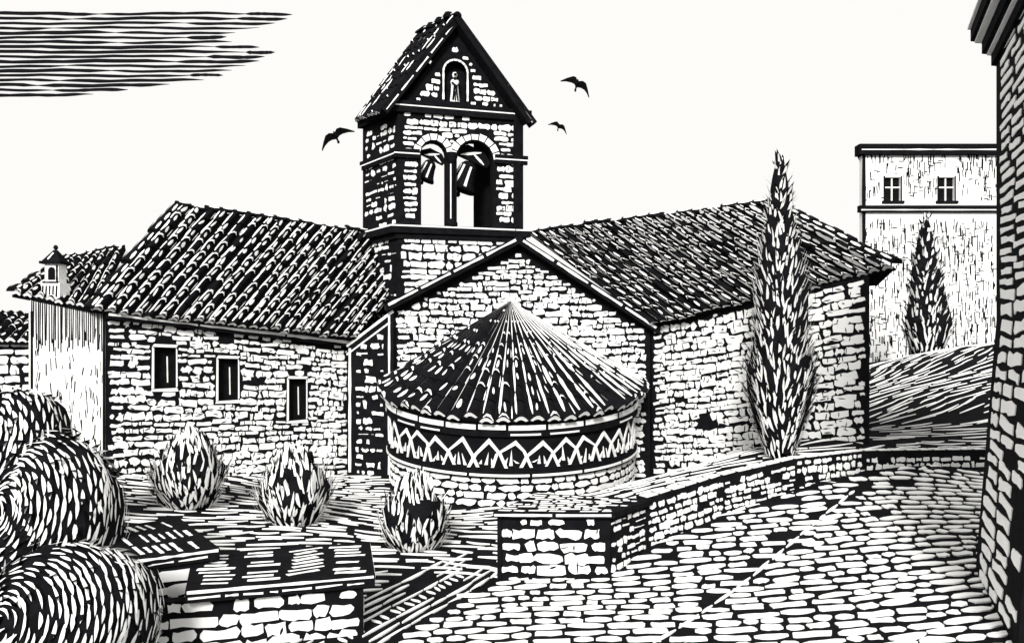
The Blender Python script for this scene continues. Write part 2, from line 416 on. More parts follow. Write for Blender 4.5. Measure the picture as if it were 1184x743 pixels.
# ---------------- apse
def ell(t,a,b): return V((a*math.sin(t),36-b*math.cos(t),0))
def apse_map(a,b):
    def M(u,v,h):
        t=-math.pi/2+math.pi*u; p=ell(t,a,b); nn=V((math.sin(t)/a,-math.cos(t)/b,0)).normalized()
        return V((p.x+nn.x*h,p.y+nn.y*h,v))
    return M
apse=thing('apse',(0,0,0),None,None); apse.parent=church; apse.location=(0,-7,0)
MA=apse_map(5.55,6.75)
def zc(u,c,e):
    t=-math.pi/2+math.pi*u; return e+(c-e)*math.cos(t)
mb=MB(INK,STONE)
rowsz=[(-.8,-.8),(1.2,1.55),(2.6,3.2),(3.1,4.1)]
mb.grid([[MA(i/40,zc(i/40,*r),0) for i in range(41)] for r in rowsz],0)
z=-.35;row=0
while row<5:
    u=0.012
    while u<.985:
        w=R(.018,.055); cu=u+w/2;u+=w
        if cu+w/2>.988: break
        stp=stone(0,0,1,1,.11)
        zz=zc(cu,z,z+.1+row*.06)
        stamp(mb,MA,[(cu+a*(w-.005),zz+.15+b*.225) for a,b in stp],0,.03,1)
    z+=.285;row+=1
obj('apse_wall',mb,apse)
mb=MB(INK,STONE)
def band(mb,c0,e0,c1,e1,h,mi,u0=0,u1=1,n=40,hb=0):
    ro=[]
    for (c,e,hh) in ((c0,e0,hb),(c0,e0,h),(c1,e1,h),(c1,e1,hb)):
        ro.append([MA(u0+(u1-u0)*i/n,zc(u0+(u1-u0)*i/n,c,e),hh) for i in range(n+1)])
    mb.grid(ro,mi)
band(mb,2.60,3.2,3.15,4.05,.16,0)
u=.01
while u<.98:
    b=min(.985,u+R(.05,.11)); dz=R(-.02,.02)
    band(mb,2.86+dz,3.58+dz,3.04+dz,3.84+dz,.19,1,u,b,5,.15)
    if random.random()<.6: band(mb,2.66+dz,3.30,2.72,3.37+dz,.185,1,u+.004,b-.01,5,.15)
    u=b+.006
band(mb,1.04,1.38,1.34,1.68,.13,0)
u=.01
while u<.98:
    b=min(.985,u+R(.08,.16)); band(mb,1.11,1.45,1.20,1.55,.16,1,u,b,5,.12); u=b+.006
obj('moulding',mb,apse)
mb=MB(INK,STONE)
NA=17
for k in range(NA):
    uc=(k+.5)/NA*.98+.01+R(-.004,.004);hw=.98/NA*.78
    zb=zc(uc,1.40,1.75)+R(0,.05);zt=zc(uc,2.54,3.12)+R(-.12,.05);H=zt-zb
    sk=R(-.2,.2)
    pk=(uc+sk*hw,zt)
    for s in (-1,1):
        a0=max(.004,min(.996,uc+s*hw)); mid=(uc+s*hw*R(.6,.8),zb+H*R(.42,.62))
        w0=hw*R(.10,.17)
        hh=.04+.012*(k%2)+.005*(s>0)
        stamp(mb,MA,[(a0,zb),(mid[0],mid[1]),(mid[0]-s*w0,mid[1]-.02),(a0-s*w0,zb)],0,hh,1)
        stamp(mb,MA,[(mid[0],mid[1]),pk,(pk[0]-s*w0*.5,pk[1]-.14),(mid[0]-s*w0,mid[1]-.02)],0,hh,1)
    for s in (-.34,-.05,.28):
        t0=zb+R(.02,.2);t1=zb+H*(.66-abs(s)*.9)*R(.7,1.15)
        if t1-t0>.1: stamp(mb,MA,[(uc+(s-.08)*hw,t0),(uc+(s+.08)*hw,t0),(uc+(s*.5+R(-.1,.1))*hw,t1)],0,.035,1)
obj('frieze',mb,apse,'carved frieze of interlaced pointed arches')
mb=MB(TILE,CUT)
apex=V((-.08,35.75,8.05))
def Pa(u,v):
    t=-math.pi/2+math.pi*u; e=ell(t,5.95,7.15); e.z=4.36-1.10*math.cos(t)
    return e*(1-v)+apex*v
tile_roof(mb,Pa,30,9,.21,taper=lambda v:max(.12,1-v),thick=.14,wd=.95,ribs=.5)
obj('apse_roof',mb,apse)
# ---------------- bell tower
Ta=(-5.57,38);Tb=(.572,39.6);Tc=(-7.8,40.86);Td=(-1.66,42.46)
tower=thing('bell_tower',(0,0,0),None,None); tower.parent=church; tower.location=(-3.5,4,0)
Tf=Pl(Ta,Tb); Tl=Pl(Tc,Ta); Tr=Pl(Tb,Td); Tk=Pl(Tc,Td)
TL=Tf.L
hl=arch(1.14,2.38,11.95,15.5); hr=arch(2.92,4.75,11.95,15.35); hn=arch(2.3,3.4,18.15,19.6)
mb=MB(INK,STONE)
outer=[(0,7),(TL,7),(TL,17.5),(2.9,21.9),(0,17.5)]
wall(mb,Tf,outer,[hl,hr,hn],.6)
courses(mb,Tf,rect(.1,TL-.1,7,11.3),[],.34,(.4,.95),.10,j=.16)
ex=[arch(.98,2.6,11.5,15.5),arch(2.7,4.92,11.5,15.35),arch(.7,2.62,15.2,15.5),arch(2.5,5.2,15.2,15.35)]
courses(mb,Tf,rect(.22,TL-.12,12.05,17.45),ex,.32,(.4,.8),.09,skip=.02)
tri=[(.75,18.05),(TL-.85,18.05),(2.9,21.15)]
courses(mb,Tf,tri,[arch(2.12,3.58,17.9,19.65)],.34,(.36,.75),.09,skip=0)
for (c,zs,r) in ((1.76,15.5,.62),(3.835,15.35,.915)):
    nvz=7 if r<.8 else 9
    for i in range(nvz):
        a0=math.pi*(i+.08)/nvz;a1=math.pi*(i+.92)/nvz; ro_=r+R(.32,.42)
        stamp(mb,Tf,[(c+q*math.cos(a),zs+q*math.sin(a)) for q,a in ((r+.06,a0),(r+.06,a1),(ro_,a1),(ro_,a0))],0,.035,1)
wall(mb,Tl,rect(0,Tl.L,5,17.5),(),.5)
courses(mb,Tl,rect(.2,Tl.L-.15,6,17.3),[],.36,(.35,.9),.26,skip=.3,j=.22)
wall(mb,Tr,rect(0,Tr.L,5,17.5),(),.5)
courses(mb,Tr,rect(.2,Tr.L-.15,9,17.3),[],.40,(.5,1.0),.14)
wall(mb,Tk,rect(0,TL,5,17.5),[rect(2.3,6.0,11.95,17.3)],.5)
q=[V((*p,0)) for p in (Ta,Tb,Td,Tc)]
mb.poly([p+V((0,0,11.9)) for p in q],0); mb.poly([p+V((0,0,17.45)) for p in q],0)
wall(mb,lambda u,v,h:Tf(u,v,h-.42),rect(2.2,3.5,18.1,20.3),(),.05,0)
for i in range(9):
    a0=math.pi*(i+.06)/9;a1=math.pi*(i+.94)/9
    stamp(mb,Tf,[(2.85+k*math.cos(a),19.6+k*math.sin(a)) for k,a in ((.57,a0),(.57,a1),(.66,a1),(.66,a0))],0,.04,1)
strip(mb,Tf,(2.24,18.2),(2.24,19.6),.09,0,.04,1,6,.3);strip(mb,Tf,(3.46,18.2),(3.46,19.6),.09,0,.04,1,6,.3)
obj('tower_wall',mb,tower)
def ledge(mb,z0,z1,ext,mi):
    c=sum(q,V((0,0,0)))/4; o=[]
    for p in q:
        d=(p-c); o.append(p+d.normalized()*ext*1.3)
    mb.prism([p+V((0,0,z0)) for p in o],[p+V((0,0,z1)) for p in o],mi,True)
mb=MB(INK,STONE)
for z0,z1,e in ((11.25,11.5,.12),(11.52,11.82,.3)): ledge(mb,z0,z1,e,0)
ledge(mb,11.83,11.9,.34,1)
ledge(mb,17.42,17.7,.25,0);ledge(mb,17.705,17.77,.3,1);ledge(mb,17.775,17.95,.34,0)
for (P0,u0,u1) in ((Tf,-.2,1.05),(Tf,4.85,TL+.2),(Tl,.0,Tl.L+.1)):
    for z0,z1,h,mi in ((15.2,15.36,.12,0),(15.37,15.43,.2,1),(15.44,15.62,.22,0)):
        stamp(mb,P0,rect(u0,u1,z0,z1),-.05,h,mi)
obj('cornice',mb,tower)
mb=MB(INK,STONE)
c=Tf(2.65,11.95,.02)
mb.lathe(c,[(0,0),(.3,0),(.3,.18),(.17,.28),(.15,1.7),(.15,3.1),(.24,3.25),(.32,3.5),(.32,3.62),(0,3.62)],14,0)
strip(mb,Tf,(2.58,12.3),(2.58,15.0),.06,.17,.19,1,6)
obj('column',mb,tower)
mb=MB(TILE,CUT)
rf=V((-2.65,38.2,22.2));rb=V((-4.99,41.6,22.6))
tile_roof(mb,bil((-6.25,37.6,17.35),(-8.15,40.8,17.75),rf,rb),6,8,.17,thick=.25,wd=.5,dens=.4)
tile_roof(mb,bil((-1.2,42.9,17.3),(1.0,39.1,17.3),rb,rf),7,9,.17,thick=.25,wd=.8)
cap_line(mb,rf,rb,.22,5)
wall(mb,Tk,[(0,17.5),(TL,17.5),(2.9,21.9)],(),.3,0)
Tq=Pl((Ta[0]+.04,Ta[1]-.35),(Tb[0]+.04,Tb[1]-.35))
for a,b in (((-.65,17.3),(2.95,22.15)),((TL+.5,17.2),(2.9,22.15))):
    strip(mb,Tq,a,b,.40,-.3,.1,0,1,0)
    for s in range(5):
        f0=s/5+.02;f1=(s+1)/5-.02
        P=lambda f:(a[0]+(b[0]-a[0])*f+(.03 if a[0]<0 else -.03),a[1]+(b[1]-a[1])*f-.03)
        strip(mb,Tq,P(f0),P(f1),.06,.1,.12,1,3,.4)
obj('tower_roof',mb,tower)
mb=MB(INK,STONE)
for k in range(3):
    mb.lathe(rf+V((-.5-.5*k*1.0,.75*(k+.6),.05+.05*k)),[(0,0),(.26,0),(.3,.12),(.2,.28),(0,.36)],8,0)
obj('finial',mb,tower)
def bell(u,z,s,tilt):
    c=Tf(u,z,-.75)
    e=thing('church_bell',c,'dark cast bell swinging in the belfry arch','bell','bells in the belfry')
    b=MB(IRON,CUT)
    b.lathe(c+V((0,0,-1.0*s)),[(0,.06*s),(.50*s,0),(.53*s,.06*s),(.42*s,.25*s),(.34*s,.55*s),(.30*s,.8*s),(.18*s,.95*s),(0,.99*s)],18,0)
    for ph in (-2.3,-1.9,-1.2):
        pts=[(r+.02,zz,ph-.1) for r,zz in ((.49*s,.1*s),(.43*s,.28*s),(.36*s,.55*s),(.33*s,.78*s))]
        pts2=[(r,zz,ph+.1) for r,zz,_ in pts[::-1]]
        b.poly([c+V((r*math.cos(p),r*math.sin(p),zz-s)) for r,zz,p in pts+pts2],1)
    obj('bell_body',b,e)
    y=MB(WOOD,CUT)
    M=lambda uu,vv,h:c+Tf.U*uu+V((0,0,vv))+Tf.N*h
    yp=((-.55*s,0),(.55*s,0),(.62*s,.2*s),(.3*s,.45*s),(-.3*s,.45*s),(-.62*s,.2*s))
    y.prism([M(a,b_,-.14) for a,b_ in yp],[M(a,b_,.14) for a,b_ in yp],0,True)
    stamp(y,M,lens(-.1*s,.22*s,.7*s,.1*s,.5),.14,.16,1); stamp(y,M,lens(.2*s,.15*s,.5*s,.09*s,-.4),.14,.165,1)
    obj('yoke',y,e)
    k=MB(IRON,CUT); k.lathe(c+V((0,0,-1.25*s)),[(0,0),(.07*s,.03),(.09*s,.1*s),(.03*s,.22*s),(.03*s,.5*s)],8,0); obj('clapper',k,e)
    e.rotation_euler=(0,tilt,0)
bell(1.78,15.35,1.08,.42); bell(3.78,15.4,1.55,.38)
c=Tf(2.85,18.16,-.2)
s_=MB(PLAST,INK)
s_.lathe(c,[(0,0),(.25,0),(.24,.1),(.20,.5),(.18,.85),(.22,1.02),(.18,1.12),(.07,1.18),(.07,1.23),(.12,1.3),(.13,1.4),(.09,1.5),(0,1.53)],12,0,ex=1,ey=.7)
Ms=lambda uu,vv,h:c+Tf.U*uu+V((0,0,vv))+Tf.N*h
for i,(a,b) in enumerate((((-.12,.1),(-.04,.85)),((.12,.05),(.04,.7)),((0,.05),(-.02,.5)),((-.18,.95),(.1,.75)),((.18,.9),(0,.7)),((-.09,1.15),(.09,1.17)),((-.06,1.36),(.06,1.37)))):
    strip(s_,Ms,a,b,.06,.1,.23+.003*i,1,3,.4)
obj('statue',s_,None,'small pale robed saint statue standing in the pediment niche','statue')

# ------------------------------------------------------------------ chimney turret
c=V((-17.35,29.6,8.15))
e=thing('roof_turret',c,'small pale stone turret with pointed cap on the annex roof','chimney')
mb=MB(STONE,INK)
def sq(mb,c,w,z0,z1,w2=None,mi=0):
    w2=w if w2 is None else w2
    mb.prism([c+V((x*w,y*w,z0)) for x,y in ((-1,-1),(1,-1),(1,1),(-1,1))],[c+V((x*w2,y*w2,z1)) for x,y in ((-1,-1),(1,-1),(1,1),(-1,1))],mi,True)
sq(mb,c,.34,-.4,.25);sq(mb,c,.26,.25,.95)
Mt=lambda u,v,h:c+V((u,-.26-h,v))
stamp(mb,Mt,arch(-.13,.13,.35,.7),0,.02,1);strip(mb,Mt,(-.3,.25),(.3,.25),.06,0,.1,1)
strip(mb,Mt,(.2,.3),(.2,.9),.07,0,.02,1)
for k in range(5): strip(mb,Mt,(-.3+.13*k,-.3),(-.28+.13*k,.12),.05,.08,.1,1,2)
obj('turret_body',mb,e)
mb=MB(INK,STONE)
sq(mb,c,.4,.951,1.05);sq(mb,c,.34,1.05,1.5,.05);mb.lathe(c+V((0,0,1.5)),[(.03,0),(.09,.07),(.07,.16),(0,.2)],8,0)
strip(mb,lambda u,v,h:c+V((u,-.34-h+(v-1.05)*.6,v)),(-.12,1.12),(0,1.38),.06,0,.02,1)
obj('turret_cap',mb,e)

# ------------------------------------------------------------------ neighbours
h=thing('village_house',(-27,40,1.2),'low stone house with tiled roof behind the church','house')
Wh=Pl((-30,39),(-24.7,40.5))
mb=MB(INK,STONE); wall(mb,Wh,rect(0,Wh.L,0,6.3),(),4.0)
courses(mb,Wh,rect(.1,Wh.L-.1,.5,6.2),[],.4,(.5,1.0),.13); obj('house_wall',mb,h)
mb=MB(TILE,CUT);tile_roof(mb,bil((-30.5,38.5,6.3),(-24.4,40.2,6.2),(-31,43,7.9),(-25.8,44.5,7.8)),12,5,.2);obj('house_roof',mb,h)
h=thing('tall_house',(32,60,5),'tall plastered house with two upper windows and flat dark cornice','house')
Wt=Pl((27.0,60),(40,60))
wn=[(2.35,17.2,19.0),(6.5,17.2,19.0)]
hs=[rect(u-.6,u+.6,a,b) for u,a,b in wn]
mb=MB(PLAST,INK); wall(mb,Wt,rect(0,13,2,21.0),hs,.5,0)
mb.box((27.6,60.6),(31.5,68),.5,2,20.9);mb.box((39.7,60.6),(41,68),.5,2,20.9);mb.box((31.5,68),(41,68),.5,2,20.9)
for i in range(1900):
    u=R(.1,12.9);z=R(3,20.6);L=R(.2,.9)
    if any(inpoly(u,zz,rect(a0-.8,a0+.8,b0-.3,c0+.3)) for a0,b0,c0 in wn for zz in (z,z+L)): continue
    if 15.9<z+L and z<17.2 : continue
    if random.random()<.7: strip(mb,Wt,(u,z),(u+R(-.05,.05),z+L),R(.04,.09),0,R(.015,.025),1,2)
    else: strip(mb,Wt,(u,z),(u+R(.1,.4),z+R(-.05,.05)),R(.04,.08),0,R(.015,.025),1,2)
strip(mb,Wt,(.12,2),(.12,21),.26,0,.03,1)
obj('house_wall',mb,h)
mb=MB(INK,STONE); stamp(mb,Wt,rect(-.3,13.2,16.3,16.8),-.2,.25,0)
wall(mb,lambda u,v,hh:Wt(u,v,hh+.35),rect(-.35,13.3,20.7,21.5),(),.9,0)
mb.prism([V(p) for p in ((26.8,60.7,20.95),(40.4,60.7,20.95),(41.4,68.3,20.95),(31.2,68.3,20.95))],[V(p) for p in ((26.8,60.7,21.3),(40.4,60.7,21.3),(41.4,68.3,21.3),(31.2,68.3,21.3))],0,True)
strip(mb,Wt,(-.2,21.05),(13,21.05),.08,.35,.38,1,12,.5); strip(mb,Wt,(-.2,16.45),(13,16.45),.07,.25,.28,1,12,.5)
obj('cornice',mb,h)
for u,a,b in wn:
    m=MB(IRON,STONE);wall(m,lambda x,y,hh:Wt(x,y,hh-.25),rect(u-.6,u+.6,a,b),(),.05);w=obj('window',m,h)
    m=MB(STONE,INK);stamp(m,Wt,rect(u-.05,u+.05,a,b),-.24,-.15,0);stamp(m,Wt,rect(u-.6,u-.08,a+1.0,a+1.1),-.24,-.16,0);stamp(m,Wt,rect(u+.08,u+.6,a+1.0,a+1.1),-.24,-.16,0);obj('frame',m,w)
    m=MB(INK,STONE);stamp(m,Wt,rect(u-.85,u+.85,a-.2,a-.02),-.1,.15,0);stamp(m,Wt,rect(u-.72,u-.605,a,b+.1),0,.05,0);stamp(m,Wt,rect(u+.605,u+.7,a,b+.1),0,.05,0);obj('sill',m,w)
h=thing('street_house',(11.4,15,.6),'rough dark stone house with battered base beside the street','house')
Wn=Pl((11.2,18.0),(9.2,13.4))
def Mn(u,v,hh):
    k=max(0,(6.6-v)/5.8)
    return Wn(u,v,hh+.42*min(1.1,k) if k>0 else hh)
mb=MB(INK,STONE)
zz_=(0,1.5,3,4.5,6,6.6,7.2,14)
mb.grid([[Mn(0,z,0),Mn(Wn.L,z,0)] for z in zz_],0)
mb.grid([[Mn(0,z,0),V((16,19.5,z))] for z in zz_],0)
mb.grid([[Mn(Wn.L,z,0),V((16,12,z))] for z in zz_],0)
z=.78
while z<12.5:
    up=z>7.2
    rh=R(.2,.27) if up else R(.26,.38); u=R(.4,.7) if up else R(.25,.7)
    while u<Wn.L:
        w=R(1.1,2.1) if up else R(1.1,2.0)
        if u+w<Wn.L+.3 and random.random()>.03:
            stamp(mb,Mn,stone(u+w/2,z+rh/2,w-.3,rh*(.55 if up else .66),.2,R(-.09,-.02) if up else R(-.08,.04)),0,.02,1)
        u+=w
    z+=rh
obj('house_wall',mb,h)
mb=MB(INK,STONE)
for k,(z0,z1,e_) in enumerate(((12.5,12.75,.1),(12.76,12.81,.18),(12.82,13.1,.28),(13.11,13.16,.42),(13.17,13.45,.5),(13.46,13.51,.56),(13.52,13.75,.45),(13.76,14.6,.22))):
    mb.prism([Wn(-e_*.3,z0,e_),Wn(Wn.L,z0,e_),V((17,12,z0)),V((17,19.5,z0))],[Wn(-e_*.3,z1,e_),Wn(Wn.L,z1,e_),V((17,12,z1)),V((17,19.5,z1))],1 if k in(1,3,5) else 0,True)
obj('eave',mb,h)

# ------------------------------------------------------------------ walls in the yard
mb=MB(INK,STONE)
pts=[(3.73,21.5,.1,1.8),(6.3,23.15,.6,2.15),(8.93,24.5,1.2,2.45),(11.8,26,1.5,2.5),(16.6,27.1,1.5,2.4)]
for (a,b) in zip(pts[:-1],pts[1:]):
    w=Pl(a[:2],b[:2])
    wall(mb,w,[(0,a[2]-.3),(w.L,b[2]-.3),(w.L,b[3]),(0,a[3])],(),.45)
    sl_=(b[3]-a[3])/w.L
    courses(mb,w,[(0.03,a[2]-.2),(w.L-.03,b[2]-.2),(w.L-.03,b[3]-.06),(.03,a[3]-.06)],[],.22,(.2,.48),.09,slope=lambda u,z,s=sl_,L=w.L:s*(u-L/2),j=.18,skip=.07,cut=0,ang=math.atan(sl_))
    n_=int(w.L/.5)
    for i in range(n_):
        u0=i*w.L/n_+.05;u1=(i+1)*w.L/n_-.05
        top=lambda u:a[3]+(b[3]-a[3])*u/w.L
        o1=R(.02,.1)
        P4=[w(u0,top(u0),-.05),w(u1,top(u1),-o1),w(u1-.03,top(u1),-.36),w(u0+.02,top(u0),-.4)]
        mb.prism(P4,[p+V((0,0,.03)) for p in P4],1)
obj('boundary_wall',mb,None,'low dry stone wall climbing along the cobbled street','wall')
pr=thing('stone_pier',(1.6,21,0),'squat stone pier with slab top at the wall end','wall')
mb=MB(INK,STONE)
F=Pl((-.38,20),(2.5,19.9));Rr_=Pl((2.5,19.9),(3.73,21.5));Lf=Pl((.7,22.2),(-.38,20));Bk=Pl((3.73,21.5),(.7,22.2))
for w in (F,Rr_,Lf,Bk): wall(mb,w,rect(0,w.L,-.4,1.62),(),.12)
courses(mb,F,rect(.04,F.L-.04,-.1,1.58),[],.27,(.3,.8),.08,j=.17)
courses(mb,Rr_,rect(.06,Rr_.L-.06,-.1,1.58),[],.21,(.22,.45),.13,skip=.2,j=.2,cut=0)
courses(mb,Lf,rect(.06,Lf.L-.06,-.1,1.58),[],.27,(.3,.55),.12)
obj('pier_wall',mb,pr)
mb=MB(INK,STONE)
quad=[(-.48,19.85),(2.6,19.75),(3.9,21.5),(.7,22.35)]
mb.prism([V((*p,1.63)) for p in quad],[V((*p,1.78)) for p in quad],0,True)
Q=lambda u,v,h:bil(*[(*quad[i],1.78) for i in (0,1,3,2)])(u,v)+V((0,0,h))
for j in range(9):
    u=.02
    while u<.95:
        L=R(.05,.2)
        if u+L<.985 and random.random()<.85: strip(mb,Q,(u,.06+j*.105+R(-.015,.015)),(u+L-.03,.06+j*.105+R(-.025,.025)),.030,0,.015,1,2)
        u+=L
Fe=Pl((-.48,19.85),(2.6,19.75))
strip(mb,Fe,(.03,1.7),(1.5,1.7),.06,0,.015,1);strip(mb,Fe,(1.6,1.7),(3.0,1.71),.06,0,.015,1)
obj('slab',mb,pr)
def bench(loc,label,fronts,top,tz,nl,thick=.25,white=.5):
    e=thing('plank_bench',loc,label,'bench','planked platforms by the hedge')
    m=MB(INK,STONE)
    for a,b,z in fronts:
        w=Pl(a,b);wall(m,w,rect(0,w.L,-.4,z),(),.3)
        courses(m,w,rect(.03,w.L-.03,-.35,z-.03),[],.30,(.35,.95),.06,j=.15,cut=.05)
    obj('bench_wall',m,e)
    m=MB(WOOD,CUT)
    m.prism([V((*p,tz-thick)) for p in top],[V((*p,tz)) for p in top],0,True)
    Q=lambda u,v,h:bil(*[(*top[i],tz) for i in (0,1,3,2)])(u,v)+V((0,0,h))
    # big slabs, each with slanting tool cuts, dark joints between
    for j in range(nl):
        u0=.02+.96*j/nl; bw=.96/nl; sl=R(-.5,.9)
        for q in range(9):
            v=.07+.86*(q+.5)/9
            a=u0+bw*.07; L=bw*.86
            c0=R(0,.25); c1=R(.7,1)
            if random.random()<white+.3:
                strip(m,Q,(a+L*c0,v-.05*sl),(a+L*c1,v+.05*sl),R(.018,.045),0,.012,1,5,.35)
    for i in (0,1):
        w=Pl(top[i],top[i+1])
        strip(m,w,(.03,tz-.04),(w.L-.03,tz-.04),.05,0,.012,1,10,.5)
        u=.05
        while u<w.L-.2:
            L=R(.15,.6); strip(m,w,(u,tz-.16),(min(w.L-.03,u+L),tz-.16+R(-.02,.02)),.03,0,.012,1,3,.5); u+=L+R(.05,.15)
    obj('plank_top',m,e)
bench((-5,16.5,0),'wide dark plank platform resting on pale stone wall',[((-7.0,15.2),(-3.1,16.25),.98),((-3.1,16.25),(-3.7,18.5),.98)],[(-6.35,15.12),(-2.85,16.2),(-3.45,18.9),(-7.3,17.8)],1.25,4,.25,.5)
bench((-8.5,18,0),'dark plank platform on short stone wall beside the hedge',[((-9.6,17.9),(-7.85,16.15),1.3),((-7.85,16.15),(-6.6,16.95),1.3)],[(-10.2,18.7),(-7.95,16.05),(-6.4,17.05),(-8.6,20.1)],1.58,3,.25,.35)

# ------------------------------------------------------------------ foliage
def blade(mb,p,d,w,n,L,W,mi,curve=0.):
    d=d.normalized();w=(w-d*w.dot(d)).normalized();top=[];bot=[]
    for s,q in ((-1,.15),(-.5,.8),(.1,1),(.65,.6),(1.05,.02)):
        c=p+d*(s*L/2)+w*curve*(1-s*s)
        top.append(c+w*W/2*q);bot.append(c-w*W/2*q)
    mb.poly(bot+top[::-1],mi)
def foliage(c,h,Rm,prof,L,W,updir,dens=1.0,asp=1.0,silh=.5,bodyr=.93,wob=.1,rowf=.72,sp=1.5,flick=.1):
    mb=MB(LEAFD,LEAFL); nz=26;na=22
    ph=[R(0,6.28) for _ in range(6)]
    def rad(t,a): return Rm*prof(t)*(1+wob*math.sin(3*a+ph[0]+5*t)+wob*.7*math.sin(5*a+ph[1]-9*t)+wob*.5*math.sin(17*t+ph[2]))
    mb.grid([[V((c[0]+rad(t,a)*bodyr*math.cos(a),c[1]+asp*rad(t,a)*bodyr*math.sin(a),c[2]+t*h)) for a in [2*math.pi*i/na for i in range(na)]] for t in [j/nz for j in range(nz+1)]],0,True)
    z=.02*h;row=0
    while z<h*.985:
        t=z/h; cr=2*math.pi*Rm*prof(t); nn=max(5,int(cr/(W*sp)*dens)); row+=1
        for i in range(nn):
            a=2*math.pi*(i+.5*(row%2)+R(-.3,.3))/nn; tt=min(.985,max(0,t+R(-.5,.5)*L/h))
            r=rad(tt,a)+R(.0,.04)
            p=V((c[0]+r*math.cos(a),c[1]+asp*r*math.sin(a),c[2]+tt*h)); out=V((math.cos(a),math.sin(a),0)); tan=V((-out.y,out.x,0))
            d=updir(tt,out,tan,a)
            blade(mb,p,d,tan,out,L*R(.5,1.35),W*R(.55,1.15),1,R(-.6,.6)*W)
            if random.random()<silh:
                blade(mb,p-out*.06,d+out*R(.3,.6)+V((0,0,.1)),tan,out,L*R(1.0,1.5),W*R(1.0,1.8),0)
            if random.random()<flick:
                blade(mb,p,d+out*R(.5,.9),tan,out,L*R(.7,1.1),W*.8,1)
        z+=L*rowf
    return mb
def cyp(t): return min(1,.40+t*2.2)*(max(0,1-t)**.70)
def cypress(base,h,r,L,W,label,grp):
    e=thing('cypress_tree',base,label,'tree',grp)
    tr=MB(WOOD,CUT);tr.lathe(V(base)+V((0,0,-.3)),[(.28,0),(.2,.6),(.16,h*.4),(.02,h*.9)],10,0);obj('trunk',tr,e)
    m=foliage(V(base)+V((0,0,.15)),h-.15,r,cyp,L,W,lambda t,o,ta,a:V((0,0,1))+o*.38+ta*R(-.25,.25),dens=1,silh=.6,wob=.11,rowf=.66,sp=1.75)
    b=V(base)
    for k in range(14):
        a=R(0,6.28); blade(m,b+V((.12*math.cos(a),.12*math.sin(a),h*R(.93,.99))),V((R(-.25,.25),R(-.2,.2),1)),V((1,0,0)),None,R(.5,.9),.1,k%2)
    obj('crown',m,e)
cypress((9.4,27.3,2.15),10.6,1.42,.60,.095,'tall slender dark cypress beside the church wall','cypress trees')
cypress((26.6,50,4.6),9.8,1.7,.9,.16,'slender cypress before the tall plastered house','cypress trees')
def flame(base,h,r,label):
    e=thing('flame_bush',base,label,'shrub','clipped shrubs in the churchyard')
    tr=MB(WOOD,CUT);tr.lathe(V(base)+V((0,0,-.2)),[(.16,0),(.1,.5),(.02,h*.6)],8,0);obj('trunk',tr,e)
    def pf(t): return max(.03,(math.sin(math.pi*min(1,.14+.80*t))**.62)*(1 if t<.5 else 1-(t-.5)*.8))
    m=foliage(V(base),h*.84,r,pf,.62,.10,lambda t,o,ta,a:V((0,0,1))+o*(.95-1.5*t)+ta*R(-.3,.3),dens=1.0,silh=.3,bodyr=.9,wob=.07,rowf=.58,sp=1.6,flick=.15)
    b=V(base)
    for k in range(60):
        a=R(0,6.28);q=R(0,1)**.5*r*.5; p=b+V((q*math.cos(a),q*math.sin(a),h*(.88-.24*(q/r))))
        blade(m,p,V((-q*math.cos(a)*.5+R(-.2,.2),-q*math.sin(a)*.5,1)),V((1,R(-.4,.4),0)),None,R(.45,.8),.10,0 if k%3==0 else 1,R(-.05,.05))
    obj('crown',m,e)
flame((-11.2,27,.42),2.95,1.22,'flame shaped shrub below the church windows')
flame((-7.1,25.4,.28),2.65,1.22,'flame shaped shrub on the grassy bank')
flame((-2.86,23,.05),2.4,1.03,'flame shaped shrub near the round apse')
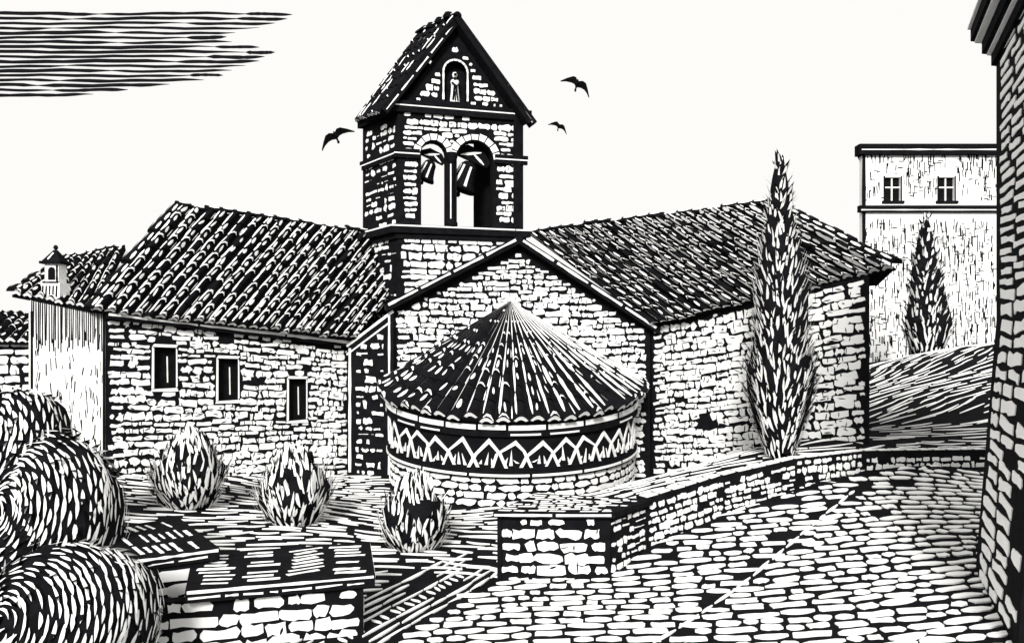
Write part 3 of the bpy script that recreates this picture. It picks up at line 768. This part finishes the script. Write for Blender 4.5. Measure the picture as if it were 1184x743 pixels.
def hedge(c,rx,rz,label,L=.36,W=.075,ax=(.3,1,.1)):
    gz=HT(c[0],c[1])
    e=thing('hedge_bush',(c[0],c[1],gz),label,'shrub','rounded hedge bushes')
    tr=MB(WOOD,CUT);tr.lathe(V((c[0],c[1],gz-.2)),[(.2,0),(.12,.8),(.02,1.6)],8,0);obj('trunk',tr,e)
    m=MB(LEAFD,LEAFL); C=V(c); ph=[R(0,6.28) for _ in range(5)]
    def f(n): return 1+.07*math.sin(4*n.x+ph[0]+3*n.z)+.06*math.sin(7*n.y+ph[1]-5*n.z)+.035*math.sin(13*n.x+9*n.z+ph[2])
    def P(n,k=1): q=f(n)*k; return C+V((n.x*rx*q,n.y*rx*q,n.z*rz*q))
    m.grid([[P(V((math.sin(t)*math.cos(a),math.sin(t)*math.sin(a),math.cos(t))),.965) for a in [2*math.pi*i/28 for i in range(28)]] for t in [math.pi*(j+.02)/18.05 for j in range(19)]],0,True)
    ax=V(ax).normalized()
    rings=int(math.pi*(rx+rz)/2/(W*1.65))
    for j in range(rings):
        th=math.pi*(j+.5)/rings; circ=2*math.pi*math.sin(th)*(rx+rz)/2; nn=max(3,int(circ/(L*.92)))
        o1=ax.orthogonal().normalized();o2=ax.cross(o1)
        for i in range(nn):
            a=2*math.pi*(i+R(0,1)*.3+.5*(j%2))/nn; t2=th+R(-.15,.15)*W
            n_=ax*-math.cos(t2)+(o1*math.cos(a)+o2*math.sin(a))*math.sin(t2)
            if n_.z<-.8 or random.random()<.04: continue
            p=P(n_,1.0)+n_*R(.0,.02)
            nn3=V((n_.x/rx,n_.y/rx,n_.z/rz)).normalized()
            inw=n_.cross(ax.cross(n_)).normalized()
            d=ax.cross(n_).normalized()+inw*R(-.05,.10)
            w=nn3.cross(d).normalized()
            # bend the cut so that it follows the ring
            s_=1 if w.dot(inw)<0 else -1
            cur=s_*(L*L/8)/max(.25,math.sin(th)*(rx+rz)/2)
            if n_.dot(ax)>0: cur=-cur
            blade(m,p,d,w,None,L*R(.7,1.25),W*R(.6,1.1),1,-cur*1.0)
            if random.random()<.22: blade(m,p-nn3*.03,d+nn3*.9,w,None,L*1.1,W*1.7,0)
            if random.random()<.05: blade(m,p,d+nn3*.7,w,None,L*.8,W,1)
    obj('crown',m,e)
hedge((-7.75,13.9,1.15),1.42,1.3,'large rounded leafy hedge bush by the plank platforms',.36,.068,(.50,1,-.30))
hedge((-10.3,17.6,2.15),1.35,1.72,'rounded leafy hedge bush by the plank platforms',.44,.082,(.60,1,-.25))
hedge((-13.5,21.5,2.8),1.2,2.05,'tall rounded hedge bush beside the annex',.5,.1,(.65,1,-.35))

# ------------------------------------------------------------------ birds
def bird(loc,span,roll,pitch,yaw,label,fold=1.0):
    m=MB(FEATHER)
    rows=[]
    for yv,r in ((-.26,.01),(-.2,.045),(-.08,.085),(.05,.08),(.16,.05),(.3,.03),(.36,.05),(.46,.005)):
        fl=.35 if yv>.28 else 1
        rows.append([V((r*math.cos(a)*(1.6 if yv>.28 else 1),yv,r*math.sin(a)*fl)) for a in [k*math.pi/4 for k in range(8)]])
    m.grid(rows,0,True)
    for s,f in ((-1,1.0),(1,fold)):
        st_=[(0.04,-.16,.18,.02),(.22,-.22,.16,.13*f),(.42,-.18,.18,.16*f),(.68,.0,.2,.04*f),(.95,.24,.3,-.08*f)]
        up=[[V((s*x,y0,z+.012)),V((s*x,y1,z+.012))] for x,y0,y1,z in st_]
        dn=[[V((s*x,y0,z-.012)),V((s*x,y1,z-.012))] for x,y0,y1,z in st_]
        m.grid(up,0);m.grid(dn,0);m.grid([[u[0] for u in up],[u[0] for u in dn]],0);m.grid([[u[1] for u in up],[u[1] for u in dn]],0)
    Mx=Matrix.Rotation(yaw,4,'Z')@Matrix.Rotation(roll,4,'Y')@Matrix.Rotation(pitch,4,'X')@Matrix.Scale(span/1.9,4)
    m.v=[tuple(Mx@V(p)) for p in m.v]
    o=obj('flying_bird',m,None,label,'bird',group='birds over the church'); o.location=loc
bird((-6.8,30,14.1),1.5,-.6,-.95,.35,'dark bird gliding with raised wing')
bird((2.5,30,16.1),1.45,.6,-1.0,-.5,'dark bird banking with swept wings')
bird((1.85,31,14.75),.95,.55,-1.0,-.5,'small dark bird with bent wings')

# ------------------------------------------------------------------ hatched cloud
m=MB(INK)
ends=[338,332,318,300,272,262,268,300,318,306,300,284,268,258,236,196,148,108]
nl=len(ends)
for i in range(nl):
    yv=16+i*5.5; z0=6+(400-yv)/3.; x1=(ends[i]-592)/3.; x=-230+R(0,25)
    while x<x1-3:
        L=R(40,120); xe=min(x+L,x1)
        if xe-x<5: break
        th=R(1.0,1.4); N_=14; lo=[];hi=[]
        for k in range(N_+1):
            s=k/N_; X=x+(xe-x)*s
            q=min(1,7*min(s,(1-s)*.8)+.1)*R(.85,1.12); zz=z0+.22*math.sin(X*.09+i*.9)+.12*math.sin(X*.31+i*2)
            lo.append(V((X,300,zz-th*q/2)));hi.append(V((X,300,zz+th*q/2)))
        loop=lo+hi[::-1]
        m.prism(loop,[p+V((0,.1,0)) for p in loop],0,True)
        x=xe-R(1,4)
        if xe>=x1-4: break
obj('sky_cloud',m,kind='structure')

# ------------------------------------------------------------------ light, world, camera
w=bpy.data.worlds.new('World');sc.world=w;w.use_nodes=True
bg=w.node_tree.nodes['Background'];bg.inputs[0].default_value=(.985,.975,.955,1);bg.inputs[1].default_value=1.0
sd=bpy.data.lights.new('sun','SUN');sd.energy=4.6;sd.angle=math.radians(14);sd.color=(1,.99,.97)
so=bpy.data.objects.new('sun',sd);sc.collection.objects.link(so);so.rotation_euler=(math.radians(60),0,math.radians(-10))
cd=bpy.data.cameras.new('camera');cam=bpy.data.objects.new('camera',cd);sc.collection.objects.link(cam)
cam.location=(0,0,6);cam.rotation_euler=(math.radians(90),0,0)
cd.sensor_width=36;cd.lens=36*900/1184;cd.shift_y=28.5/1184;cd.clip_end=3000
sc.camera=cam
sc.view_settings.view_transform='Standard';sc.view_settings.look='None';sc.view_settings.exposure=0
